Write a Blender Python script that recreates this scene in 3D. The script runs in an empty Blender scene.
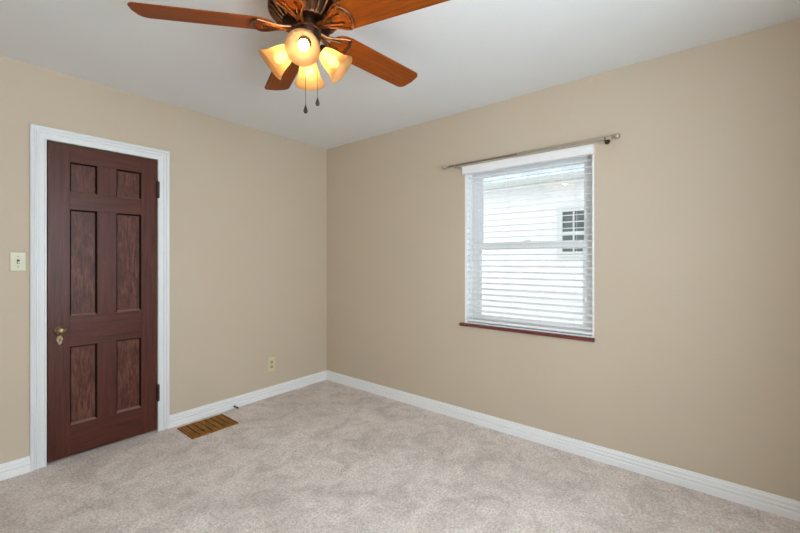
import bpy, bmesh, math, random
from mathutils import Vector, Matrix
R = math.radians
random.seed(7)
S = bpy.context.scene
COL = S.collection

# ------------------------------------------------------------ camera
H = 2.44
CAM = Vector((-2.6661, -3.1684, 1.2636))
cd = bpy.data.cameras.new('camera')
cd.sensor_width = 36.0
cd.lens = 17.19
cd.shift_y = -6.5 / 800
cd.clip_start = 0.02
cam = bpy.data.objects.new('camera', cd)
COL.objects.link(cam)
cam.location = CAM
cam.rotation_euler = (R(90), 0, R(39.058 - 90))
S.camera = cam

# ------------------------------------------------------------ view, world, daylight
S.view_settings.view_transform = 'Standard'
S.view_settings.look = 'None'
S.view_settings.gamma = 1.0
S.view_settings.use_curve_mapping = False
S.view_settings.exposure = 0.14
S.cycles.use_denoising = True
S.cycles.max_bounces = 14
S.cycles.diffuse_bounces = 8
S.cycles.glossy_bounces = 4
S.cycles.transmission_bounces = 8
S.cycles.transparent_max_bounces = 12
S.cycles.sample_clamp_indirect = 6.0

W = bpy.data.worlds.new('overcast_sky')
S.world = W
W.use_nodes = True
bg = W.node_tree.nodes['Background']
bg.inputs['Color'].default_value = (0.93, 0.96, 1.0, 1)
bg.inputs['Strength'].default_value = 2.1


def area(name, loc, rot, sx, sy, power, color):
    l = bpy.data.lights.new(name, 'AREA')
    l.shape = 'RECTANGLE'
    l.size = sx
    l.size_y = sy
    l.energy = power
    l.color = color
    o = bpy.data.objects.new(name, l)
    COL.objects.link(o)
    o.location = loc
    o.rotation_euler = rot
    return o


sl = bpy.data.lights.new('sun', 'SUN')
sl.energy = 4.0
sl.angle = R(2)
sl.color = (1.0, 0.97, 0.92)
sun = bpy.data.objects.new('sun', sl)
COL.objects.link(sun)
sun.location = (1.6, 4, 8)
sun.rotation_euler = Vector((0.06, -0.62, -0.78)).to_track_quat('-Z', 'Y').to_euler()


# added area lamp standing in for daylight from an unseen window behind the camera
BW = (-2.7, -1.4, 0.75, 2.15)      # opening in the wall behind: x0, x1, z0, z1
YB, XN = -3.75, -3.42
area('daylight_standin', ((BW[0] + BW[1]) / 2, YB - 0.10, (BW[2] + BW[3]) / 2), (R(90), 0, 0), BW[1] - BW[0], BW[3] - BW[2], 69, (0.79, 0.915, 1.0))


# ------------------------------------------------------------ material helpers
def nodes_of(name):
    m = bpy.data.materials.new(name)
    m.use_nodes = True
    nt = m.node_tree
    return m, nt, nt.nodes['Principled BSDF']


def col(c):
    return (c[0], c[1], c[2], 1)


def noise(nt, scale, detail=3, rough=0.55, mapscale=None, dist=0.0):
    n = nt.nodes.new('ShaderNodeTexNoise')
    n.inputs['Scale'].default_value = scale
    n.inputs['Detail'].default_value = detail
    n.inputs['Roughness'].default_value = rough
    n.inputs['Distortion'].default_value = dist
    tc = nt.nodes.new('ShaderNodeTexCoord')
    if mapscale:
        mp = nt.nodes.new('ShaderNodeMapping')
        mp.inputs['Scale'].default_value = mapscale
        nt.links.new(tc.outputs['Object'], mp.inputs['Vector'])
        nt.links.new(mp.outputs['Vector'], n.inputs['Vector'])
    else:
        nt.links.new(tc.outputs['Object'], n.inputs['Vector'])
    return n


def ramp(nt, src, stops):
    r = nt.nodes.new('ShaderNodeValToRGB')
    e = r.color_ramp.elements
    e[0].position, e[0].color = stops[0][0], col(stops[0][1])
    e[1].position, e[1].color = stops[-1][0], col(stops[-1][1])
    for p, c in stops[1:-1]:
        k = e.new(p)
        k.color = col(c)
    nt.links.new(src, r.inputs['Fac'])
    return r


def mix(nt, a, b, fac, mode='MIX'):
    n = nt.nodes.new('ShaderNodeMix')
    n.data_type = 'RGBA'
    n.blend_type = mode
    for s, v in ((n.inputs[6], a), (n.inputs[7], b)):
        if isinstance(v, tuple):
            s.default_value = col(v)
        else:
            nt.links.new(v, s)
    if isinstance(fac, float):
        n.inputs[0].default_value = fac
    else:
        nt.links.new(fac, n.inputs[0])
    return n.outputs[2]


def bump(nt, bs, src, strength, dist):
    b = nt.nodes.new('ShaderNodeBump')
    b.inputs['Strength'].default_value = strength
    b.inputs['Distance'].default_value = dist
    nt.links.new(src, b.inputs['Height'])
    nt.links.new(b.outputs['Normal'], bs.inputs['Normal'])


def paint(name, c, rough=0.5, vary=0.04, scale=6, bump_s=0.0, bump_scale=180):
    m, nt, bs = nodes_of(name)
    n = noise(nt, scale)
    lo = tuple(v * (1 - vary) for v in c)
    hi = tuple(min(1, v * (1 + vary)) for v in c)
    nt.links.new(ramp(nt, n.outputs['Fac'], [(0.3, lo), (0.7, hi)]).outputs['Color'], bs.inputs['Base Color'])
    bs.inputs['Roughness'].default_value = rough
    if bump_s:
        bump(nt, bs, noise(nt, bump_scale, 2).outputs['Fac'], bump_s, 0.002)
    return m


def metal(name, c, rough=0.3, vary=0.15, scale=60):
    m, nt, bs = nodes_of(name)
    n = noise(nt, scale)
    lo = tuple(v * (1 - vary) for v in c)
    hi = tuple(min(1, v * (1 + vary)) for v in c)
    nt.links.new(ramp(nt, n.outputs['Fac'], [(0.3, lo), (0.7, hi)]).outputs['Color'], bs.inputs['Base Color'])
    bs.inputs['Metallic'].default_value = 1.0
    bs.inputs['Roughness'].default_value = rough
    return m


def wood(name, dark, mid, light, stretch, scale=14, rough=0.38, dist=0.8, bump_s=0.15, coat=0.0, spec=0.5):
    m, nt, bs = nodes_of(name)
    n = noise(nt, scale, 5, 0.6, stretch, dist)
    f = noise(nt, scale * 5, 3, 0.6, stretch, 0.2)
    c1 = ramp(nt, n.outputs['Fac'], [(0.3, dark), (0.5, mid), (0.72, light)]).outputs['Color']
    c2 = ramp(nt, f.outputs['Fac'], [(0.35, (0.72, 0.72, 0.72)), (0.65, (1.1, 1.1, 1.1))]).outputs['Color']
    nt.links.new(mix(nt, c1, c2, 0.6, 'MULTIPLY'), bs.inputs['Base Color'])
    bs.inputs['Roughness'].default_value = rough
    bs.inputs['Coat Weight'].default_value = coat
    bs.inputs['Specular IOR Level'].default_value = spec
    bs.inputs['Coat Roughness'].default_value = 0.25
    bump(nt, bs, f.outputs['Fac'], bump_s, 0.001)
    return m


M = {}
M['wall'] = paint('beige_wall_paint', (0.565, 0.478, 0.372), 0.75, 0.012, 2.5, 0.12, 160)
M['ceiling'] = paint('white_ceiling_paint', (0.765, 0.785, 0.80), 0.85, 0.012, 3, 0.10, 120)
M['trim'] = paint('white_trim_paint', (0.74, 0.755, 0.775), 0.4, 0.006, 3)
M['baseboard'] = paint('white_baseboard_paint', (0.84, 0.85, 0.865), 0.4, 0.006, 3)
M['white_plastic'] = paint('white_blind_plastic', (0.90, 0.90, 0.91), 0.4, 0.015, 10)
M['sash'] = paint('white_sash_paint', (0.88, 0.90, 0.91), 0.35, 0.02, 8)
M['cord'] = paint('white_cord', (0.75, 0.75, 0.75), 0.8, 0.03, 90)
M['ivory'] = paint('ivory_plastic', (0.55, 0.53, 0.36), 0.35, 0.02, 40)
M['outlet_ivory'] = paint('outlet_ivory_plastic', (0.64, 0.59, 0.38), 0.35, 0.02, 40)
M['outlet_hole'] = paint('outlet_socket_face', (0.40, 0.37, 0.24), 0.4, 0.02, 40)
M['dark_slot'] = paint('dark_slot', (0.05, 0.045, 0.035), 0.6, 0.1, 80)
M['bronze'] = metal('aged_bronze', (0.075, 0.042, 0.028), 0.38, 0.3)
M['copper'] = metal('rubbed_copper_bronze', (0.24, 0.112, 0.052), 0.42, 0.4)
M['dark_bronze'] = metal('dark_bronze', (0.09, 0.065, 0.05), 0.4, 0.3)
M['antique_brass'] = metal('antique_brass', (0.27, 0.19, 0.11), 0.36, 0.35, 90)
M['nickel'] = metal('brushed_nickel', (0.56, 0.52, 0.455), 0.34, 0.06, 120)
M['worn_nickel'] = metal('worn_nickel', (0.34, 0.30, 0.25), 0.34, 0.1, 120)
M['black'] = paint('black_fob', (0.016, 0.013, 0.011), 0.55, 0.1, 60)
M['blade'] = wood('cherry_blade', (0.19, 0.040, 0.003), (0.26, 0.056, 0.004), (0.33, 0.074, 0.006), (2, 30, 6), 3, 0.45, 0.3, 0.03, 0.0, 0.15)
M['door_v'] = wood('mahogany_vertical', (0.060, 0.015, 0.0095), (0.088, 0.023, 0.0145), (0.120, 0.034, 0.022), (18, 4, 0.9), 3.2, 0.40, 0.6, 0.06, 0.0, 0.30)
M['door_h'] = wood('mahogany_horizontal', (0.060, 0.015, 0.0095), (0.088, 0.023, 0.0145), (0.120, 0.034, 0.022), (0.9, 4, 18), 3.2, 0.40, 0.6, 0.06, 0.0, 0.30)
M['groove_shade'] = wood('painted_groove_shade', (0.014, 0.004, 0.003), (0.020, 0.006, 0.004), (0.028, 0.008, 0.006), (9, 4, 0.9), 3.2, 0.45, 0.6, 0.05, 0.0, 0.25)  # near-black, paints the shadow lines into the panel mouldings
M['ledge_highlight'] = wood('ledge_highlight', (0.16, 0.085, 0.065), (0.21, 0.115, 0.09), (0.26, 0.15, 0.12), (0.9, 4, 18), 3.2, 0.35, 0.6, 0.05, 0.0, 0.5)
M['sill'] = wood('stained_sill', (0.095, 0.014, 0.014), (0.15, 0.026, 0.025), (0.21, 0.045, 0.042), (8, 0.8, 8), 4, 0.3, 0.5, 0.1, 0.4)
M['register'] = wood('register_wood', (0.18, 0.070, 0.005), (0.28, 0.110, 0.008), (0.38, 0.160, 0.015), (12, 1.5, 4), 5, 0.5, 0.6, 0.1, 0.0, 0.15)
M['siding'] = paint('white_vinyl_siding', (0.74, 0.76, 0.78), 0.5, 0.02, 3)
M['house_trim'] = paint('grey_house_trim', (0.58, 0.62, 0.62), 0.5, 0.02, 5)
M['gutter'] = paint('shade_greyed_gutter', (0.46, 0.50, 0.49), 0.5, 0.03, 5)  # greyed to carry the shadow under the soffit in its colour
M['concrete'] = paint('pale_concrete', (0.58, 0.58, 0.57), 0.9, 0.08, 3)


def make_panel_wood():
    m, nt, bs = nodes_of('quartered_oak_panel')
    n = noise(nt, 3.0, 4, 0.55, (9, 4, 2.2), 2.2)
    base = ramp(nt, n.outputs['Fac'], [(0.3, (0.045, 0.012, 0.009)), (0.55, (0.085, 0.023, 0.015)), (0.75, (0.13, 0.042, 0.024))]).outputs['Color']
    w = noise(nt, 62.0, 3, 0.6, (1, 1, 0.13), 1.1)
    fl = ramp(nt, w.outputs['Fac'], [(0.44, (0, 0, 0)), (0.60, (1, 1, 1))]).outputs['Color']
    f2 = noise(nt, 9.0, 3, 0.6, (1, 1, 0.6), 0.8)
    f2r = ramp(nt, f2.outputs['Fac'], [(0.36, (0.25, 0.25, 0.25)), (0.60, (1, 1, 1))]).outputs['Color']
    c = mix(nt, base, (0.19, 0.075, 0.047), mix(nt, (0.0, 0.0, 0.0), mix(nt, fl, f2r, 1.0, 'MULTIPLY'), 0.62))
    nt.links.new(c, bs.inputs['Base Color'])
    bs.inputs['Roughness'].default_value = 0.42
    bs.inputs['Specular IOR Level'].default_value = 0.3
    bump(nt, bs, w.outputs['Fac'], 0.25, 0.001)
    return m


M['door_panel'] = make_panel_wood()


def make_carpet():
    m, nt, bs = nodes_of('beige_cut_pile_carpet')
    big = noise(nt, 2.6, 4, 0.62, None, 0.8)
    midn = noise(nt, 7.5, 6, 0.74, None, 0.8)
    fine = noise(nt, 80, 4, 0.85)
    sp = noise(nt, 330, 2, 0.7)
    c1 = ramp(nt, fine.outputs['Fac'], [(0.31, (0.40, 0.34, 0.31)), (0.5, (0.775, 0.69, 0.645)), (0.67, (1.0, 0.93, 0.885))]).outputs['Color']
    c2 = ramp(nt, big.outputs['Fac'], [(0.38, (0.88, 0.87, 0.86)), (0.60, (1.05, 1.05, 1.05))]).outputs['Color']
    c3 = ramp(nt, midn.outputs['Fac'], [(0.40, (0.80, 0.785, 0.775)), (0.56, (1.05, 1.05, 1.05))]).outputs['Color']
    c = mix(nt, mix(nt, c1, c2, 1.0, 'MULTIPLY'), c3, 0.8, 'MULTIPLY')
    nt.links.new(c, bs.inputs['Base Color'])
    bs.inputs['Roughness'].default_value = 1.0
    bs.inputs['Specular IOR Level'].default_value = 0.1
    bs.inputs['Sheen Weight'].default_value = 0.15
    bs.inputs['Sheen Roughness'].default_value = 0.6
    h = nt.nodes.new('ShaderNodeMath')
    h.operation = 'ADD'
    nt.links.new(fine.outputs['Fac'], h.inputs[0])
    nt.links.new(sp.outputs['Fac'], h.inputs[1])
    bump(nt, bs, h.outputs[0], 0.55, 0.008)
    return m


M['carpet'] = make_carpet()


def make_glass():
    m, nt, bs = nodes_of('clear_glass')
    nt.nodes.remove(bs)
    out = nt.nodes['Material Output']
    t = nt.nodes.new('ShaderNodeBsdfTransparent')
    t.inputs['Color'].default_value = (0.95, 0.97, 0.97, 1)
    g = nt.nodes.new('ShaderNodeBsdfGlossy')
    g.inputs['Roughness'].default_value = 0.02
    fr = nt.nodes.new('ShaderNodeFresnel')
    fr.inputs['IOR'].default_value = 1.45
    mx = nt.nodes.new('ShaderNodeMixShader')
    nt.links.new(fr.outputs[0], mx.inputs[0])
    nt.links.new(t.outputs[0], mx.inputs[1])
    nt.links.new(g.outputs[0], mx.inputs[2])
    nt.links.new(mx.outputs[0], out.inputs['Surface'])
    return m


M['glass'] = make_glass()
M['house_pane'] = paint('neighbour_dark_glass', (0.10, 0.13, 0.14), 0.1, 0.25, 5)


def make_roof():
    m, nt, bs = nodes_of('grey_shingles')
    b = nt.nodes.new('ShaderNodeTexBrick')
    b.inputs['Color1'].default_value = (0.24, 0.29, 0.33, 1)
    b.inputs['Color2'].default_value = (0.34, 0.39, 0.43, 1)
    b.inputs['Mortar'].default_value = (0.2, 0.23, 0.25, 1)
    b.inputs['Scale'].default_value = 1
    b.inputs['Brick Width'].default_value = 0.3
    b.inputs['Row Height'].default_value = 0.14
    b.inputs['Mortar Size'].default_value = 0.008
    tc = nt.nodes.new('ShaderNodeTexCoord')
    mp = nt.nodes.new('ShaderNodeMapping')
    mp.inputs['Rotation'].default_value = (0, 0, R(90))
    nt.links.new(tc.outputs['Object'], mp.inputs['Vector'])
    nt.links.new(mp.outputs['Vector'], b.inputs['Vector'])
    nt.links.new(b.outputs['Color'], bs.inputs['Base Color'])
    bs.inputs['Roughness'].default_value = 0.9
    return m


M['roof'] = make_roof()


def make_shade():
    m, nt, bs = nodes_of('amber_frosted_glass')
    nt.nodes.remove(bs)
    out = nt.nodes['Material Output']
    n = noise(nt, 28, 3)
    c = ramp(nt, n.outputs['Fac'], [(0.3, (0.93, 0.70, 0.40)), (0.7, (0.96, 0.78, 0.50))]).outputs['Color']
    tr = nt.nodes.new('ShaderNodeBsdfTranslucent')
    df = nt.nodes.new('ShaderNodeBsdfPrincipled')
    df.inputs['Roughness'].default_value = 0.3
    nt.links.new(c, tr.inputs['Color'])
    nt.links.new(c, df.inputs['Base Color'])
    mx = nt.nodes.new('ShaderNodeMixShader')
    mx.inputs[0].default_value = 0.2
    nt.links.new(tr.outputs[0], mx.inputs[1])
    nt.links.new(df.outputs[0], mx.inputs[2])
    rf = nt.nodes.new('ShaderNodeBsdfRefraction')
    rf.inputs['IOR'].default_value = 1.3
    rf.inputs['Roughness'].default_value = 0.28
    nt.links.new(c, rf.inputs['Color'])
    m2 = nt.nodes.new('ShaderNodeMixShader')
    m2.inputs[0].default_value = 0.52
    nt.links.new(mx.outputs[0], m2.inputs[1])
    nt.links.new(rf.outputs[0], m2.inputs[2])
    nt.links.new(m2.outputs[0], out.inputs['Surface'])
    return m


M['shade'] = make_shade()
m, nt, bs = nodes_of('lit_bulb')
n = noise(nt, 20)
nt.links.new(ramp(nt, n.outputs['Fac'], [(0, (1.0, 0.72, 0.40)), (1, (1.0, 0.78, 0.46))]).outputs['Color'], bs.inputs['Emission Color'])
bs.inputs['Emission Strength'].default_value = 26
M['bulb'] = m


# ------------------------------------------------------------ mesh helpers (all in world coordinates)
def new():
    return bmesh.new()


def box(bm, x0, x1, y0, y1, z0, z1):
    x0, x1 = min(x0, x1), max(x0, x1)
    y0, y1 = min(y0, y1), max(y0, y1)
    z0, z1 = min(z0, z1), max(z0, z1)
    v = [bm.verts.new((x, y, z)) for x in (x0, x1) for y in (y0, y1) for z in (z0, z1)]
    for f in ((0, 1, 3, 2), (4, 6, 7, 5), (0, 4, 5, 1), (2, 3, 7, 6), (0, 2, 6, 4), (1, 5, 7, 3)):
        bm.faces.new([v[i] for i in f])
    return bm


def basis(d):
    d = Vector(d).normalized()
    u = d.cross(Vector((0, 0, 1)))
    if u.length < 1e-4:
        u = Vector((1, 0, 0))
    u.normalize()
    return u, d.cross(u).normalized(), d


def lathe(bm, origin, axis, prof, n=32, caps=True):
    """prof = [(radius, distance along axis)]"""
    u, v, d = basis(axis)
    o = Vector(origin)
    rings = []
    for r, s in prof:
        rings.append([bm.verts.new(o + d * s + (u * math.cos(a) + v * math.sin(a)) * max(r, 1e-5)) for a in [2 * math.pi * i / n for i in range(n)]])
    for a, b in zip(rings, rings[1:]):
        for i in range(n):
            bm.faces.new((a[i], a[(i + 1) % n], b[(i + 1) % n], b[i]))
    if caps:
        bm.faces.new(rings[0])
        bm.faces.new(rings[-1])
    return bm


def tube(bm, pts, r, n=10, closed=False):
    pts = [Vector(p) for p in pts]
    k = len(pts)
    rings = []
    for i, p in enumerate(pts):
        a = pts[(i - 1) % k] if (closed or i) else p
        b = pts[(i + 1) % k] if (closed or i < k - 1) else p
        u, v, d = basis(b - a)
        rr = r[i] if isinstance(r, (list, tuple)) else r
        rings.append([bm.verts.new(p + (u * math.cos(t) + v * math.sin(t)) * rr) for t in [2 * math.pi * j / n for j in range(n)]])
    pairs = list(zip(rings, rings[1:])) + ([(rings[-1], rings[0])] if closed else [])
    for a, b in pairs:
        for j in range(n):
            bm.faces.new((a[j], a[(j + 1) % n], b[(j + 1) % n], b[j]))
    if not closed:
        bm.faces.new(rings[0])
        bm.faces.new(rings[-1])
    return bm


def sphere(bm, c, r, n=16, squash=(1, 1, 1)):
    mt = Matrix.Translation(Vector(c)) @ Matrix.Diagonal((r * squash[0], r * squash[1], r * squash[2], 1))
    bmesh.ops.create_uvsphere(bm, u_segments=n, v_segments=n // 2 + 2, radius=1, matrix=mt)
    return bm


def prism(bm, poly, fn0, fn1):
    """closed polygon mapped through two functions and joined"""
    a = [bm.verts.new(fn0(p)) for p in poly]
    b = [bm.verts.new(fn1(p)) for p in poly]
    k = len(poly)
    for i in range(k):
        bm.faces.new((a[i], a[(i + 1) % k], b[(i + 1) % k], b[i]))
    bm.faces.new(a)
    bm.faces.new(b)
    return bm


def root_loc(o):
    p = Vector((0, 0, 0))
    while o:
        p += o.location
        o = o.parent
    return p


def obj(name, bm, mat, parent=None, loc=(0, 0, 0), smooth=False, bevel=0.0, label=None):
    """ONE mesh object; vertices come in world coordinates"""
    base = root_loc(parent) if parent else Vector(loc)
    bmesh.ops.translate(bm, verts=bm.verts, vec=-base)
    bmesh.ops.recalc_face_normals(bm, faces=bm.faces)
    me = bpy.data.meshes.new(name)
    bm.to_mesh(me)
    bm.free()
    me.materials.append(mat)
    if smooth:
        for p in me.polygons:
            p.use_smooth = True
    o = bpy.data.objects.new(name, me)
    COL.objects.link(o)
    if parent:
        o.parent = parent
    else:
        o.location = loc
    if smooth:
        bev = o.modifiers.new('edges', 'EDGE_SPLIT')
        bev.split_angle = R(42)
    if bevel:
        b = o.modifiers.new('bevel', 'BEVEL')
        b.width = bevel
        b.segments = 2
        b.limit_method = 'ANGLE'
    if label:
        o['label'] = label
    return o


def tag(o, label, cat, kind=None):
    o['label'] = label
    o['category'] = cat
    if kind:
        o['kind'] = kind
    return o


def thing(name, label, cat, loc, kind=None):
    o = bpy.data.objects.new(name, None)
    o.empty_display_size = 0.1
    COL.objects.link(o)
    o.location = loc
    return tag(o, label, cat, kind)


# ------------------------------------------------------------ room shell
WT = 0.16
DX0, DX1, DZ = -2.212, -1.604, 2.003        # door opening
OY0, OY1, OZ0, OZ1 = -2.597, -1.665, 0.762, 2.0   # window opening

b = new()
box(b, XN - WT, WT, YB - WT, WT, -0.12, 0)
tag(obj('floor', b, M['carpet']), 'beige cut pile carpet covering the whole floor', 'carpet', 'structure')
b = new()
box(b, XN - WT, WT, YB - WT, WT, H, H + 0.12)
tag(obj('ceiling', b, M['ceiling']), 'flat white painted ceiling above the fan', 'ceiling', 'structure')

b = new()                                    # wall with the door: y = 0, a niche for the door
box(b, XN, DX0, 0, WT, 0, H)
box(b, DX1, 0, 0, WT, 0, H)
box(b, DX0, DX1, 0, WT, DZ, H)
box(b, DX0, DX1, 0.10, WT, 0, DZ)
tag(obj('wall_left', b, M['wall']), 'beige painted wall holding the dark wooden door', 'wall', 'structure')

b = new()                                    # wall with the window: x = 0
box(b, 0, WT, YB, OY0, 0, H)
box(b, 0, WT, OY1, WT, 0, H)
box(b, 0, WT, OY0, OY1, 0, OZ0)
box(b, 0, WT, OY0, OY1, OZ1, H)
tag(obj('wall_right', b, M['wall']), 'beige painted wall holding the window with white blinds', 'wall', 'structure')

b = new()
box(b, XN, BW[0], YB - WT, YB, 0, H)
box(b, BW[1], WT, YB - WT, YB, 0, H)
box(b, BW[0], BW[1], YB - WT, YB, 0, BW[2])
box(b, BW[0], BW[1], YB - WT, YB, BW[3], H)
tag(obj('wall_back', b, M['wall']), 'beige wall behind the viewer with a window opening', 'wall', 'structure')
b = new()
box(b, XN - WT, XN, YB - WT, WT, 0, H)
tag(obj('wall_near', b, M['wall']), 'plain beige wall to the left of the viewer', 'wall', 'structure')


def frame_bm(b, axis, p0, p1, a0, a1, z0, z1, w):
    """rectangular ring; axis 'x' = ring lies in a plane x = const (a runs along y)"""
    def bb(u0, u1, w0, w1):
        if axis == 'x':
            box(b, p0, p1, u0, u1, w0, w1)
        else:
            box(b, u0, u1, p0, p1, w0, w1)
    bb(a0, a0 + w, z0, z1)
    bb(a1 - w, a1, z0, z1)
    bb(a0 + w, a1 - w, z0, z0 + w)
    bb(a0 + w, a1 - w, z1 - w, z1)
    return b


b = new()
frame_bm(b, 'y', YB - 0.09, YB - 0.05, BW[0], BW[1], BW[2], BW[3], 0.05)
w2 = tag(obj('window_2', b, M['sash']), 'white window frame in the wall behind the viewer', 'window', 'structure')
b = new()
box(b, BW[0], BW[1], YB - 0.135, YB - 0.125, BW[2], BW[3])
obj('sky_blocker', b, M['white_plastic'], w2, label='unseen white sheet added to block the sky')  # added only to keep sky light out of the back opening
# baseboards: stepped profile (depth from wall, height)
BP = [(0, 0), (0.019, 0), (0.019, 0.030), (0.018, 0.034), (0.0125, 0.036), (0.0125, 0.041), (0.017, 0.046), (0.017, 0.054), (0.0115, 0.057), (0.0105, 0.062), (0.0135, 0.067), (0.0125, 0.076), (0.0075, 0.080), (0.0065, 0.089), (0, 0.091)]


def base_along_x(x0, x1, m0=0, m1=0):
    b = new()
    prism(b, BP, lambda p: (x0 + m0 * p[0], -p[0], p[1]), lambda p: (x1 - m1 * p[0], -p[0], p[1]))
    return b


def base_along_y(y0, y1, x=0, s=-1, m1=0):
    b = new()
    prism(b, BP, lambda p: (x + s * p[0], y0, p[1]), lambda p: (x + s * p[0], y1 - m1 * p[0], p[1]))
    return b


tag(obj('baseboard_left', base_along_x(-1.530, 0, 0, 1), M['baseboard']), 'white moulded baseboard between the door and the room corner', 'baseboard', 'structure')
tag(obj('baseboard_far_left', base_along_x(XN, -2.284), M['baseboard']), 'white baseboard below the light switch, left of the door', 'baseboard', 'structure')
tag(obj('baseboard_right', base_along_y(YB, 0, 0, -1, 1), M['baseboard']), 'white moulded baseboard below the window wall', 'baseboard', 'structure')
tag(obj('baseboard_near', base_along_y(YB, 0, XN, 1), M['baseboard']), 'white baseboard on the wall left of the viewer', 'baseboard', 'structure')
b = new()
prism(b, BP, lambda p: (XN, YB + p[0], p[1]), lambda p: (0, YB + p[0], p[1]))
tag(obj('baseboard_back', b, M['baseboard']), 'white baseboard on the wall behind the viewer', 'baseboard', 'structure')

# ------------------------------------------------------------ door casing (trim_1) with jamb
# profile across the casing: (distance from the inner edge, depth)
CP = [(0, 0), (0, 0.011), (0.002, 0.014), (0.009, 0.014), (0.011, 0.009), (0.034, 0.011), (0.038, 0.016), (0.045, 0.016), (0.048, 0.010), (0.054, 0.011), (0.058, 0.019), (0.070, 0.023), (0.074, 0.021), (0.075, 0)]
tr = thing('trim_1', 'white moulded casing around the dark wooden door', 'door trim', (-1.908, 0, 0), 'structure')
b = new()
prism(b, CP, lambda p: (DX0 - p[0], -p[1], 0), lambda p: (DX0 - p[0], -p[1], DZ + p[0]))
obj('side_casing', b, M['trim'], tr)
b = new()
prism(b, CP, lambda p: (DX1 + p[0], -p[1], 0), lambda p: (DX1 + p[0], -p[1], DZ + p[0]))
obj('side_casing', b, M['trim'], tr)
b = new()
prism(b, CP, lambda p: (DX0 - p[0], -p[1], DZ + p[0]), lambda p: (DX1 + p[0], -p[1], DZ + p[0]))
obj('head_casing', b, M['trim'], tr)

# ------------------------------------------------------------ door_1
dr = thing('door_1', 'dark reddish wooden six panel door in white casing', 'door', (-1.908, 0.02, 0), 'structure')
fx0, fx1, fz0, fz1 = DX0 + 0.006, DX1 - 0.004, 0.012, DZ - 0.006
F0, F1 = 0.004, 0.040                       # front and back of the leaf (y)
sx = [(fx0, -2.100), (-1.960, -1.853), (-1.706, fx1)]
rz = [(fz0, 0.206), (0.708, 0.902), (1.587, 1.697), (1.890, fz1)]
for k in (0, 2):
    b = new()
    box(b, sx[k][0], sx[k][1], F0, F1, fz0, fz1)
    obj('stile', b, M['door_v'], dr, bevel=0.0015)
for z0, z1 in rz:
    b = new()
    box(b, sx[0][1], sx[2][0], F0 + 0.0004, F1, z0, z1)
    obj('rail', b, M['door_h'], dr, bevel=0.0015)
for z0, z1 in ((rz[0][1], rz[1][0]), (rz[1][1], rz[2][0]), (rz[2][1], rz[3][0])):
    b = new()
    box(b, sx[1][0], sx[1][1], F0 + 0.0008, F1, z0, z1)
    obj('mullion', b, M['door_v'], dr, bevel=0.0015)
    for x0, x1 in ((sx[0][1], sx[1][0]), (sx[1][1], sx[2][0])):
        b = new()
        box(b, x0, x1, F0 + 0.018, F1 - 0.006, z0, z1)
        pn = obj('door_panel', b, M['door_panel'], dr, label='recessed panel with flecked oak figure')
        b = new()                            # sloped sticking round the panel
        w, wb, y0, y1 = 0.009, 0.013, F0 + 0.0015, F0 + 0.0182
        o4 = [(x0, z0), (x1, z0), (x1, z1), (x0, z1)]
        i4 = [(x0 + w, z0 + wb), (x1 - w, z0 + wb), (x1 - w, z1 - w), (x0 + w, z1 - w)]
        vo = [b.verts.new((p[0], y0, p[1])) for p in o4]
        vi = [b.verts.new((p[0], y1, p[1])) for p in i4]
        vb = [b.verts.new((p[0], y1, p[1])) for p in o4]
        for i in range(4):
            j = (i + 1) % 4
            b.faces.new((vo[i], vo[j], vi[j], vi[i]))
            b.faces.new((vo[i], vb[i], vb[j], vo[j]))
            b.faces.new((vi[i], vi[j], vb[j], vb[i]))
        mo = obj('panel_moulding', b, M['groove_shade'], pn)
        mo.data.materials.append(M['ledge_highlight'])
        for p in mo.data.polygons:            # bottom ledge gets a lighter wood colour as a painted highlight
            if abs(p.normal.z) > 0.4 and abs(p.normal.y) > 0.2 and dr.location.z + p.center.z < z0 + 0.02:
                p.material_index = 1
# knob with rose, keyhole plate
kx, kz = -2.150, 0.822
b = new()
lathe(b, (kx, F0, kz), (0, -1, 0), [(0.027, 0), (0.027, 0.003), (0.020, 0.007), (0.012, 0.010), (0.009, 0.022), (0.011, 0.030), (0.022, 0.036), (0.0275, 0.046), (0.026, 0.056), (0.017, 0.063), (0.004, 0.066)], 28)
obj('knob', b, M['antique_brass'], dr, smooth=True, label='round antique brass knob')
b = new()
oval = [(0.017 * math.cos(t) * (0.75 if math.sin(t) < -0.2 else 1.0), 0.030 * math.sin(t)) for t in [2 * math.pi * i / 24 for i in range(24)]]
prism(b, oval, lambda p: (kx + p[0], F0, kz - 0.062 + p[1]), lambda p: (kx + p[0] * 0.9, F0 - 0.004, kz - 0.062 + p[1] * 0.93))
esc = obj('keyhole_plate', b, M['antique_brass'], dr, label='small brass keyhole plate below the knob')
b = new()
lathe(b, (kx, F0 - 0.0035, kz - 0.058), (0, -1, 0), [(0.005, 0), (0.005, 0.0012)], 14)
box(b, kx - 0.002, kx + 0.002, F0 - 0.0047, F0 - 0.0035, kz - 0.072, kz - 0.058)
obj('keyhole', b, M['dark_slot'], esc)
for z0, z1 in ((1.722, 1.842), (0.226, 0.346)):
    b = new()
    box(b, fx1 - 0.005, DX1 + 0.010, -0.0145, -0.0125, z0, z1)
    hg = obj('hinge', b, M['dark_bronze'], dr, label='dark bronze butt hinge')
    b = new()
    n = 5
    for i in range(n):
        a0 = z0 + (z1 - z0) * i / n
        lathe(b, (DX1 - 0.002, -0.015, a0 + 0.001), (0, 0, 1), [(0.0065, 0), (0.0065, (z1 - z0) / n - 0.002)], 14)
    lathe(b, (DX1 - 0.002, -0.015, z0 - 0.006), (0, 0, 1), [(0.002, 0), (0.0045, 0.003), (0.0035, z1 - z0 + 0.009), (0.0055, z1 - z0 + 0.010), (0.002, z1 - z0 + 0.014)], 12)
    obj('hinge_knuckle', b, M['dark_bronze'], hg, smooth=True)

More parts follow.
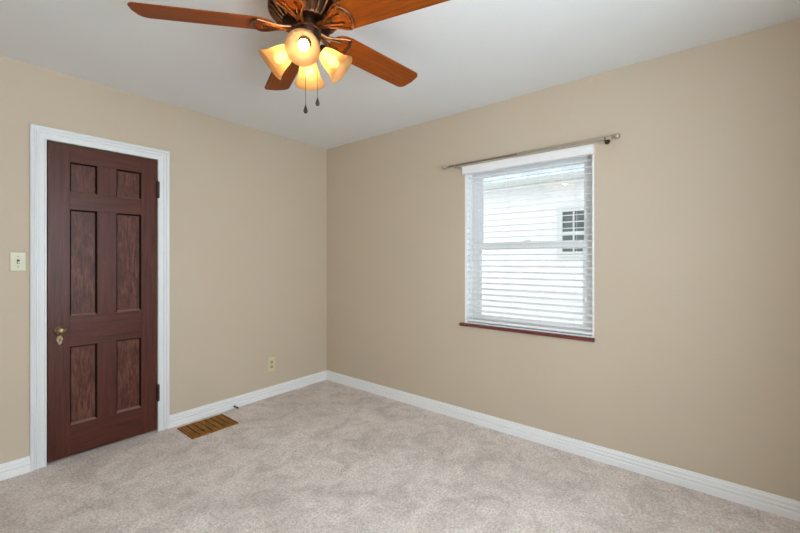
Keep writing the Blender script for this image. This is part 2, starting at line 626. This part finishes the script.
# ------------------------------------------------------------ window_1
wn = thing('window_1', 'white double hung window behind the blinds', 'window', (0.08, (OY0 + OY1) / 2, OZ0), 'structure')
b = new()                                    # jamb liner
frame_bm(b, 'x', 0.001, WT + 0.02, OY0 - 0.0, OY1 + 0.0, OZ0, OZ1, 0.012)
obj('jamb', b, M['sash'], wn)
b = new()                                    # stops
frame_bm(b, 'x', 0.060, 0.074, OY0 + 0.012, OY1 - 0.012, OZ0 + 0.012, OZ1 - 0.012, 0.020)
obj('stop', b, M['sash'], wn)
GY0, GY1 = -2.511, -1.762


def sash(name, x0, x1, z0, z1, wb, wt):
    b = new()
    a0, a1 = OY0 + 0.014, OY1 - 0.014
    box(b, x0, x1, a0, GY0, z0, z1)
    box(b, x0, x1, GY1, a1, z0, z1)
    box(b, x0, x1, GY0, GY1, z0, z0 + wb)
    box(b, x0, x1, GY0, GY1, z1 - wt, z1)
    s = obj(name, b, M['sash'], wn, bevel=0.003)
    b = new()
    xm = (x0 + x1) / 2
    box(b, xm - 0.002, xm + 0.002, GY0, GY1, z0 + wb, z1 - wt)
    obj('pane', b, M['glass'], s)
    return s


lower = sash('lower_sash', 0.075, 0.103, OZ0 + 0.014, 1.398, 0.055, 0.046)
upper = sash('upper_sash', 0.106, 0.134, 1.352, OZ1 - 0.014, 0.046, 0.070)
b = new()
box(b, 0.078, 0.100, -2.16, -2.10, 1.398, 1.404)
lathe(b, (0.089, -2.13, 1.404), (0, 0, 1), [(0.010, 0), (0.010, 0.008)], 16)
box(b, 0.082, 0.096, -2.155, -2.13, 1.405, 1.411)
obj('sash_lock', b, M['white_plastic'], lower)
# stained sill (stool) below the blind
b = new()
SP = [(0.062, 0), (-0.018, 0), (-0.026, 0.004), (-0.029, 0.012), (-0.027, 0.020), (-0.020, 0.0245), (0.062, 0.0245)]
prism(b, SP, lambda p: (p[0], OY1 + 0.034, 0.744 + p[1]), lambda p: (p[0], OY0 - 0.004, 0.744 + p[1]))
b2 = obj('window_sill', b, M['sill'], wn, label='dark red stained wooden sill')

# ------------------------------------------------------------ window blind
bl = thing('window_blind', 'white horizontal slat blind open in front of the window', 'blind', (0.02, (OY0 + OY1) / 2, 0.775))
b = new()
box(b, 0.004, 0.056, OY0 + 0.016, OY1 - 0.016, 1.945, 1.985)
obj('head_rail', b, M['white_plastic'], bl)
b = new()                                    # moulded valance with returns
VP = [(-0.014, 0), (-0.024, 0.004), (-0.024, 0.016), (-0.021, 0.022), (-0.021, 0.040), (-0.025, 0.048), (-0.025, 0.058), (-0.022, 0.062), (-0.014, 0.062)]
prism(b, VP, lambda p: (p[0], OY0 - 0.001, 1.936 + p[1]), lambda p: (p[0], OY1 + 0.012, 1.936 + p[1]))
box(b, -0.015, -0.001, OY1 + 0.006, OY1 + 0.012, 1.936, 1.998)
box(b, -0.015, -0.001, OY0 - 0.001, OY0 + 0.005, 1.936, 1.998)
obj('valance', b, M['white_plastic'], bl)
SX0, SX1 = 0.004, 0.054
b = new()
nsl = 26
zs = [0.822 + i * 0.0435 for i in range(nsl)]
for z in zs:
    t = 0.0026
    tl = 0.004                               # slight tilt: room edge lower
    a0, a1 = OY0 + 0.015, OY1 - 0.015
    poly = [(SX0, z - tl), (SX0 + 0.012, z - tl * 0.5 + 0.001), ((SX0 + SX1) / 2, z + 0.0016), (SX1 - 0.012, z + tl * 0.5 + 0.001), (SX1, z + tl)]
    poly = poly + [(p[0], p[1] + t) for p in reversed(poly)]
    prism(b, poly, lambda p: (p[0], a0, p[1]), lambda p: (p[0], a1, p[1]))
obj('slats', b, M['white_plastic'], bl)
b = new()
box(b, SX0 - 0.001, SX1 + 0.001, OY0 + 0.015, OY1 - 0.015, 0.783, 0.800)
obj('bottom_rail', b, M['white_plastic'], bl, bevel=0.004)
for y in (-1.745, -2.011, -2.257, -2.478):
    b = new()
    for x in (SX0 - 0.002, SX1 + 0.002):
        tube(b, [(x, y, 0.792), (x, y, 1.95)], 0.0009, 6)
    for z in zs:
        tube(b, [(SX0 - 0.002, y, z - 0.006), (SX1 + 0.002, y, z + 0.002)], 0.0006, 4)
    obj('ladder_cord', b, M['cord'], bl)
b = new()                                    # lift cord hanging at the right with tassel
tube(b, [(-0.006, -2.545, 1.945), (-0.007, -2.546, 1.4), (-0.006, -2.545, 1.02)], 0.0011, 6)
tube(b, [(-0.006, -2.552, 1.945), (-0.007, -2.551, 1.4), (-0.006, -2.546, 1.02)], 0.0011, 6)
lc = obj('lift_cord', b, M['cord'], bl)
b = new()
lathe(b, (-0.006, -2.5455, 1.025), (0, 0, -1), [(0.002, 0), (0.005, 0.006), (0.007, 0.030), (0.006, 0.034)], 12)
obj('tassel', b, M['white_plastic'], lc, smooth=True)

# ------------------------------------------------------------ curtain rod
RX = -0.068
zl, zr = 2.005, 2.006
ya, yb = -1.548, -2.706


def rz_at(y):
    return zl + (zr - zl) * (y - ya) / (yb - ya)


rd = thing('curtain_rod', 'bare brushed nickel curtain rod mounted above the window', 'curtain rod', (RX, (ya + yb) / 2, 2.007))
b = new()
tube(b, [(RX, ya, rz_at(ya)), (RX, -2.2, rz_at(-2.2))], 0.0075, 14)
obj('inner_rod', b, M['worn_nickel'], rd, smooth=True)
b = new()
tube(b, [(RX, -2.12, rz_at(-2.12)), (RX, yb, rz_at(yb))], 0.0112, 14)
obj('outer_rod', b, M['nickel'], rd, smooth=True)
for y, s, r in ((ya, 1, 0.0075), (yb, -1, 0.0112)):
    b = new()
    lathe(b, (RX, y - s * 0.012, rz_at(y)), (0, s, 0), [(r + 0.0035, 0), (r + 0.0035, 0.014), (0.006, 0.018), (0.006, 0.022), (0.010, 0.025), (0.006, 0.028)], 16)
    sphere(b, (RX, y + s * 0.030, rz_at(y)), 0.0185, 20)
    obj('finial', b, M['nickel'], rd, smooth=True, label='ball shaped nickel finial')
for y in (-1.617, -2.672):
    z = rz_at(y)
    b = new()
    lathe(b, (0, y, z - 0.006), (-1, 0, 0), [(0.014, 0), (0.016, 0.003), (0.007, 0.006)], 18)
    tube(b, [(-0.004, y, z - 0.006), (-0.045, y, z - 0.013), (RX, y, z - 0.012)], 0.0045, 10)
    arc = [(RX + 0.012 * math.sin(t), y, z - 0.012 * math.cos(t)) for t in [R(-100 + 200 * i / 10) for i in range(11)]]
    tube(b, arc, 0.003, 8)
    br = obj('bracket', b, M['dark_bronze'] if y < -2 else M['nickel'], rd, smooth=True)
    b = new()
    lathe(b, (RX, y, z - 0.011), (0, 0, -1), [(0.003, 0), (0.003, 0.005), (0.005, 0.006), (0.005, 0.010)], 10)
    obj('set_screw', b, M['dark_bronze'], br)

# ------------------------------------------------------------ light switch, outlet
sw = thing('light_switch', 'ivory toggle light switch plate on the wall left of the door', 'light switch', (-2.336, 0, 1.254))


def plate(cx, cz, w, h):
    b = new()
    prof = [(w / 2, 0), (w / 2, -0.002), (w / 2 - 0.004, -0.0055)]
    dh = h / 2 - w / 2
    rings = []
    for hw, y in prof:
        rings.append([b.verts.new((cx + sx_ * hw, y, cz + sz_ * (hw + dh))) for sx_, sz_ in ((-1, -1), (1, -1), (1, 1), (-1, 1))])
    for p, q in zip(rings, rings[1:]):
        for i in range(4):
            b.faces.new((p[i], p[(i + 1) % 4], q[(i + 1) % 4], q[i]))
    b.faces.new(rings[0])
    b.faces.new(rings[-1])
    return b


obj('cover_plate', plate(-2.336, 1.254, 0.072, 0.115), M['ivory'], sw)
b = new()
box(b, -2.342, -2.330, -0.0060, -0.0045, 1.241, 1.267)
obj('toggle_slot', b, M['dark_slot'], sw, label='dark slot round the toggle')
b = new()
box(b, -2.3405, -2.3315, -0.016, -0.0055, 1.244, 1.256)
obj('toggle', b, M['ivory'], sw, bevel=0.0015)
for z in (1.254 + 0.031, 1.254 - 0.031):
    b = new()
    lathe(b, (-2.336, -0.0052, z), (0, -1, 0), [(0.0035, 0), (0.003, 0.0012)], 12)
    obj('screw', b, M['antique_brass'], sw)

ox, oz = -0.660, 0.293
ot = thing('wall_outlet', 'ivory duplex electrical outlet low on the door wall', 'outlet', (ox, 0, oz))
obj('cover_plate', plate(ox, oz, 0.072, 0.128), M['outlet_ivory'], ot)
for dz in (0.021, -0.021):
    b = new()
    oc = [(0.0165 * max(-0.86, min(0.86, math.cos(t))) / 0.86, 0.0145 * math.sin(t)) for t in [2 * math.pi * i / 24 for i in range(24)]]
    prism(b, oc, lambda p: (ox + p[0], -0.005, oz + dz + p[1]), lambda p: (ox + p[0], -0.0075, oz + dz + p[1]))
    rc = obj('receptacle', b, M['outlet_hole'], ot)
    b = new()
    box(b, ox - 0.0080, ox - 0.0055, -0.0080, -0.0070, oz + dz - 0.001, oz + dz + 0.008)
    box(b, ox + 0.0055, ox + 0.0080, -0.0080, -0.0070, oz + dz - 0.001, oz + dz + 0.008)
    lathe(b, (ox, -0.007, oz + dz - 0.008), (0, -1, 0), [(0.003, 0), (0.003, 0.001)], 12)
    obj('slots', b, M['dark_slot'], rc, label='dark plug slots')
b = new()
lathe(b, (ox, -0.0052, oz), (0, -1, 0), [(0.0035, 0), (0.003, 0.0012)], 12)
obj('screw', b, M['antique_brass'], ot)

# ------------------------------------------------------------ floor register
gx0, gx1, gy0, gy1 = -1.500, -1.160, -0.340, -0.078
rg = thing('floor_register', 'brown slatted floor vent set in the carpet beside the door', 'floor vent', ((gx0 + gx1) / 2, (gy0 + gy1) / 2, 0))
b = new()
frame_b = 0.014
box(b, gx0, gx1, gy0, gy0 + frame_b, 0, 0.010)
box(b, gx0, gx1, gy1 - frame_b, gy1, 0, 0.010)
box(b, gx0, gx0 + frame_b, gy0 + frame_b, gy1 - frame_b, 0, 0.010)
box(b, gx1 - frame_b, gx1, gy0 + frame_b, gy1 - frame_b, 0, 0.010)
obj('register_frame', b, M['register'], rg, bevel=0.002)
b = new()
box(b, gx0 + frame_b, gx1 - frame_b, gy0 + frame_b, gy1 - frame_b, 0.0002, 0.0016)
obj('damper', b, M['dark_slot'], rg)
b = new()
n = 7
wd = (gx1 - gx0 - 2 * frame_b) / n
for i in range(n):
    x0 = gx0 + frame_b + i * wd
    prism(b, [(0.006, 0.002), (wd - 0.004, 0.002), (wd - 0.004, 0.0085), (0.006, 0.0075)],
          lambda p: (x0 + p[0], gy0 + frame_b, p[1]), lambda p: (x0 + p[0], gy1 - frame_b, p[1]))
obj('slats', b, M['register'], rg)
b = new()
lathe(b, (-1.392, -0.262, 0.008), (0, 0, 1), [(0.006, 0), (0.009, 0.004), (0.009, 0.009), (0.005, 0.012)], 14)
obj('lever_knob', b, M['antique_brass'], rg, smooth=True, label='small brass lever knob')

# ------------------------------------------------------------ door stop
ds = thing('door_stop', 'small dark door stop on the baseboard beside the floor vent', 'door stop', (-1.026, -0.016, 0.016))
b = new()
lathe(b, (-1.026, -0.0155, 0.016), (0, -1, 0), [(0.010, 0), (0.010, 0.003), (0.004, 0.005)], 14)
coil = [(-1.026 + 0.005 * math.cos(t), -0.018 - 0.050 * t / (16 * math.pi), 0.016 + 0.005 * math.sin(t)) for t in [16 * math.pi * i / 128 for i in range(129)]]
tube(b, coil, 0.0012, 6)
obj('spring', b, M['dark_bronze'], ds, smooth=True)
b = new()
lathe(b, (-1.026, -0.066, 0.016), (0, -1, 0), [(0.006, 0), (0.0075, 0.002), (0.0075, 0.010), (0.004, 0.014)], 14)
obj('rubber_tip', b, M['black'], ds, smooth=True)

# ------------------------------------------------------------ ceiling fan
FX, FY = -1.652, -1.832
fan = thing('ceiling_fan', 'bronze ceiling fan with five cherry blades and four lit amber shades', 'ceiling fan', (FX, FY, H))
b = new()
lathe(b, (FX, FY, 0), (0, 0, 1), [(0.050, 2.268), (0.100, 2.268), (0.104, 2.276), (0.128, 2.290), (0.138, 2.304), (0.150, 2.308), (0.154, 2.316), (0.150, 2.324), (0.152, 2.375), (0.146, 2.384), (0.130, 2.392), (0.118, 2.410), (0.128, 2.418), (0.128, H - 0.0005)], 64)
motor = obj('motor_housing', b, M['bronze'], fan, smooth=True)
b = new()
for i in range(30):                          # raised ribs round the underside and the side vents
    a = 2 * math.pi * i / 30
    er, et = Vector((math.cos(a), math.sin(a), 0)), Vector((-math.sin(a), math.cos(a), 0))
    c = Vector((FX, FY, 0))
    tube(b, [c + er * 0.100 + Vector((0, 0, 2.266)), c + er * 0.122 + et * 0.004 + Vector((0, 0, 2.280)), c + er * 0.140 + et * 0.006 + Vector((0, 0, 2.302)), c + er * 0.149 + et * 0.006 + Vector((0, 0, 2.309))], [0.0035, 0.0050, 0.0050, 0.0035], 8)
    tube(b, [c + er * 0.151 + Vector((0, 0, 2.330)), c + er * 0.153 + Vector((0, 0, 2.370))], 0.0045, 8)
obj('vent_ribs', b, M['copper'], motor, smooth=True, label='copper toned vent ribs')
b = new()
lathe(b, (FX, FY, 0), (0, 0, 1), [(0.146, 2.310), (0.157, 2.312), (0.157, 2.319), (0.146, 2.321)], 64)
obj('trim_band', b, M['copper'], motor, smooth=True)
b = new()                                    # switch housing and light fitter
lathe(b, (FX, FY, 0), (0, 0, 1), [(0.004, 2.104), (0.010, 2.106), (0.012, 2.114), (0.007, 2.120), (0.012, 2.124), (0.034, 2.132), (0.048, 2.146), (0.050, 2.160), (0.046, 2.172), (0.040, 2.176), (0.050, 2.182), (0.056, 2.190), (0.057, 2.236), (0.062, 2.240), (0.062, 2.248), (0.054, 2.252), (0.054, 2.270)], 48)
obj('switch_housing', b, M['bronze'], fan, smooth=True)

PITCH, ZB, RB = -0.204, 2.251, 0.672


def blade_pt(phi, u, t, dz=0.0):
    a = R(phi)
    return Vector((FX + math.cos(a) * u - math.sin(a) * t * math.cos(PITCH),
                   FY + math.sin(a) * u + math.cos(a) * t * math.cos(PITCH), ZB + t * math.sin(PITCH) + dz))


def blade_outline():
    pts = []
    w0, w1 = 0.0685, 0.0705

    def hw(u):
        return w0 + (w1 - w0) * (u - 0.2) / 0.46
    # root: narrow and rounded, then full width
    for u, t in ((0.130, 0.0), (0.131, 0.020), (0.138, 0.038), (0.152, 0.052), (0.172, 0.062), (0.20, 0.0675)):
        pts.append((u, t))
    rc = 0.036
    for i in range(9):
        a = R(90 - 90 * i / 8)
        pts.append((RB - 0.005 - rc + rc * math.cos(a), hw(RB) - rc + rc * math.sin(a)))
    pts.append((RB, 0.0))
    lower = [(u, -t) for u, t in reversed(pts[1:-1])]
    return pts + lower


OUT = blade_outline()
for k in range(5):
    phi = 67.726 - 72 * k
    b = new()
    prism(b, OUT, lambda p: blade_pt(phi, p[0], p[1], -0.003), lambda p: blade_pt(phi, p[0], p[1], 0.003))
    # every blade keeps its own frame so that the grain runs along it
    me_obj = obj('blade', b, M['blade'], fan, bevel=0.0015)
    mt = Matrix.Translation((0, 0, 0)) @ Matrix.Rotation(R(phi), 4, 'Z')
    me_obj.data.transform(mt.inverted())
    me_obj.rotation_euler = (0, 0, R(phi))
    b = new()                                # cast blade iron: fan shaped loop with two prongs
    D = -0.0075
    loop = [(0.062, 0.010), (0.095, 0.013), (0.130, 0.030), (0.165, 0.051), (0.190, 0.060), (0.203, 0.052), (0.214, 0.034), (0.221, 0.014), (0.223, 0.0)]
    loop = loop + [(u, -t) for u, t in reversed(loop[:-1])]
    tube(b, [blade_pt(phi, u, t, D if u > 0.11 else D + 0.10 * (0.11 - u)) for u, t in loop], [0.0075 if u < 0.12 else 0.0052 for u, t in loop], 8)
    tube(b, [blade_pt(phi, u, t, D) for u, t in ((0.196, 0.050), (0.205, 0.034), (0.212, 0.014), (0.213, 0), (0.212, -0.014), (0.205, -0.034), (0.196, -0.050))], 0.0040, 8)
    for s in (-1, 1):
        tube(b, [blade_pt(phi, u, s * t, D) for u, t in ((0.085, 0.004), (0.120, 0.010), (0.150, 0.019), (0.172, 0.022))], [0.0055, 0.005, 0.0045, 0.0055], 8)
        tube(b, [blade_pt(phi, 0.172, s * 0.022, -0.010), blade_pt(phi, 0.172, s * 0.022, -0.003)], 0.007, 10)
    tube(b, [blade_pt(phi, 0.213, 0, -0.010), blade_pt(phi, 0.213, 0, -0.003)], 0.007, 10)
    obj('blade_bracket', b, M['copper'], fan, smooth=True)

# four bell shades with bulbs
TILT = R(40)
AZ0 = 227
for k in range(4):
    a = R(AZ0 + 90 * k)
    er = Vector((math.cos(a), math.sin(a), 0))
    ax = (er * math.cos(TILT) + Vector((0, 0, -math.sin(TILT)))).normalized()
    mouth = Vector((FX, FY, 2.085)) + er * 0.150
    neck = mouth - ax * 0.116
    b = new()
    hub = Vector((FX, FY, 2.158)) + er * 0.040
    tube(b, [hub, hub + er * 0.012 + Vector((0, 0, 0.012)), neck - ax * 0.012, neck - ax * 0.004], [0.008, 0.008, 0.010, 0.010], 12)
    lathe(b, neck - ax * 0.012, ax, [(0.010, 0), (0.024, 0.003), (0.029, 0.010), (0.030, 0.022), (0.027, 0.024)], 24)
    obj('light_arm', b, M['bronze'], fan, smooth=True)
    b = new()
    prof = [(0.0250, 0.000), (0.0275, 0.010), (0.0350, 0.026), (0.0420, 0.046), (0.0465, 0.066), (0.0515, 0.086), (0.0590, 0.103), (0.0675, 0.116)]
    inner = [(r - 0.003, s) for r, s in reversed(prof)]
    lathe(b, neck, ax, prof + [(0.0665, 0.1175)] + inner, 40, caps=False)
    sh = obj('lamp_shade', b, M['shade'], fan, smooth=True, label='lit amber frosted glass bell shade')
    b = new()
    lathe(b, neck, ax, [(0.012, 0.012), (0.013, 0.030), (0.0175, 0.042), (0.0215, 0.056), (0.0215, 0.066), (0.0170, 0.078), (0.0090, 0.085), (0.001, 0.087)], 24)
    obj('bulb', b, M['bulb'], sh, smooth=True)

# two pull chains with fobs
for az, r, z0, z1 in ((226, 0.032, 2.140, 1.908), (309, 0.047, 2.150, 1.952)):
    px, py = FX + r * math.cos(R(az)), FY + r * math.sin(R(az))
    b = new()
    tube(b, [(px, py, z1), (px, py, z0)], 0.0009, 6)
    nb = int((z0 - z1) / 0.006)
    for i in range(nb):
        bmesh.ops.create_icosphere(b, subdivisions=1, radius=0.0016, matrix=Matrix.Translation((px, py, z1 + i * 0.006)))
    pc = obj('pull_chain', b, M['dark_bronze'], fan)
    b = new()
    lathe(b, (px, py, z1 + 0.004), (0, 0, -1), [(0.002, 0), (0.003, 0.005), (0.0055, 0.012), (0.0088, 0.022), (0.0088, 0.028), (0.0055, 0.034), (0.001, 0.036)], 18)
    obj('fob', b, M['black'], pc, smooth=True, label='dark teardrop fob')

# ------------------------------------------------------------ outdoors
b = new()
box(b, -14, 16, -16, 14, -0.62, -0.60)
tag(obj('ground', b, M['concrete']), 'pale concrete drive outside between the two houses', 'drive', 'structure')
HX = 3.2
nh = thing('neighbour_house', 'white clapboard house seen through the window blinds', 'house', (HX, -1.5, -0.6))
b = new()
lap = 0.105
poly = [(0.30, -0.6)]
z = -0.6
while z < 2.36:
    poly += [(-0.012, z), (0.0, z + lap)]
    z += lap
poly += [(0.30, z)]
nz0, nz1, ny0, ny1 = 1.310, 2.04, -2.17, -1.42
prism(b, poly, lambda p: (HX + p[0], 5.0, p[1]), lambda p: (HX + p[0], -8.0, p[1]))
obj('siding', b, M['siding'], nh)
b = new()
frame_bm(b, 'x', HX - 0.045, HX + 0.02, ny0, ny1, nz0, nz1, 0.075)
nw = obj('house_window', b, M['house_trim'], nh)
b = new()
box(b, HX - 0.028, HX - 0.016, ny0 + 0.074, ny1 - 0.074, nz0 + 0.074, nz1 - 0.074)
obj('pane', b, M['house_pane'], nw)
b = new()
box(b, HX - 0.040, HX - 0.016, ny0 + 0.075, ny1 - 0.075, 1.635, 1.675)
for i in range(1, 4):
    y = ny0 + 0.075 + (ny1 - ny0 - 0.15) * i / 4
    box(b, HX - 0.036, HX - 0.016, y - 0.009, y + 0.009, nz0 + 0.07, nz1 - 0.07)
for z in (1.52, 1.815):
    box(b, HX - 0.036, HX - 0.016, ny0 + 0.075, ny1 - 0.075, z - 0.009, z + 0.009)
obj('muntins', b, M['house_trim'], nw)
b = new()
box(b, HX - 0.22, HX + 0.0, -8.2, 5.2, 2.372, 2.384)
obj('soffit', b, M['siding'], nh)
b = new()
prism(b, [(-0.30, 2.39), (-0.31, 2.47), (-0.295, 2.47), (-0.285, 2.40), (-0.225, 2.40), (-0.225, 2.47), (-0.21, 2.47), (-0.21, 2.384)], lambda p: (HX + p[0], 5.2, p[1]), lambda p: (HX + p[0], -8.2, p[1]))
obj('gutter', b, M['gutter'], nh)
b = new()
prism(b, [(-0.26, 2.475), (3.5, 4.60), (3.5, 4.56), (-0.24, 2.40)], lambda p: (HX + p[0], 5.3, p[1]), lambda p: (HX + p[0], -8.3, p[1]))
obj('roof', b, M['roof'], nh)
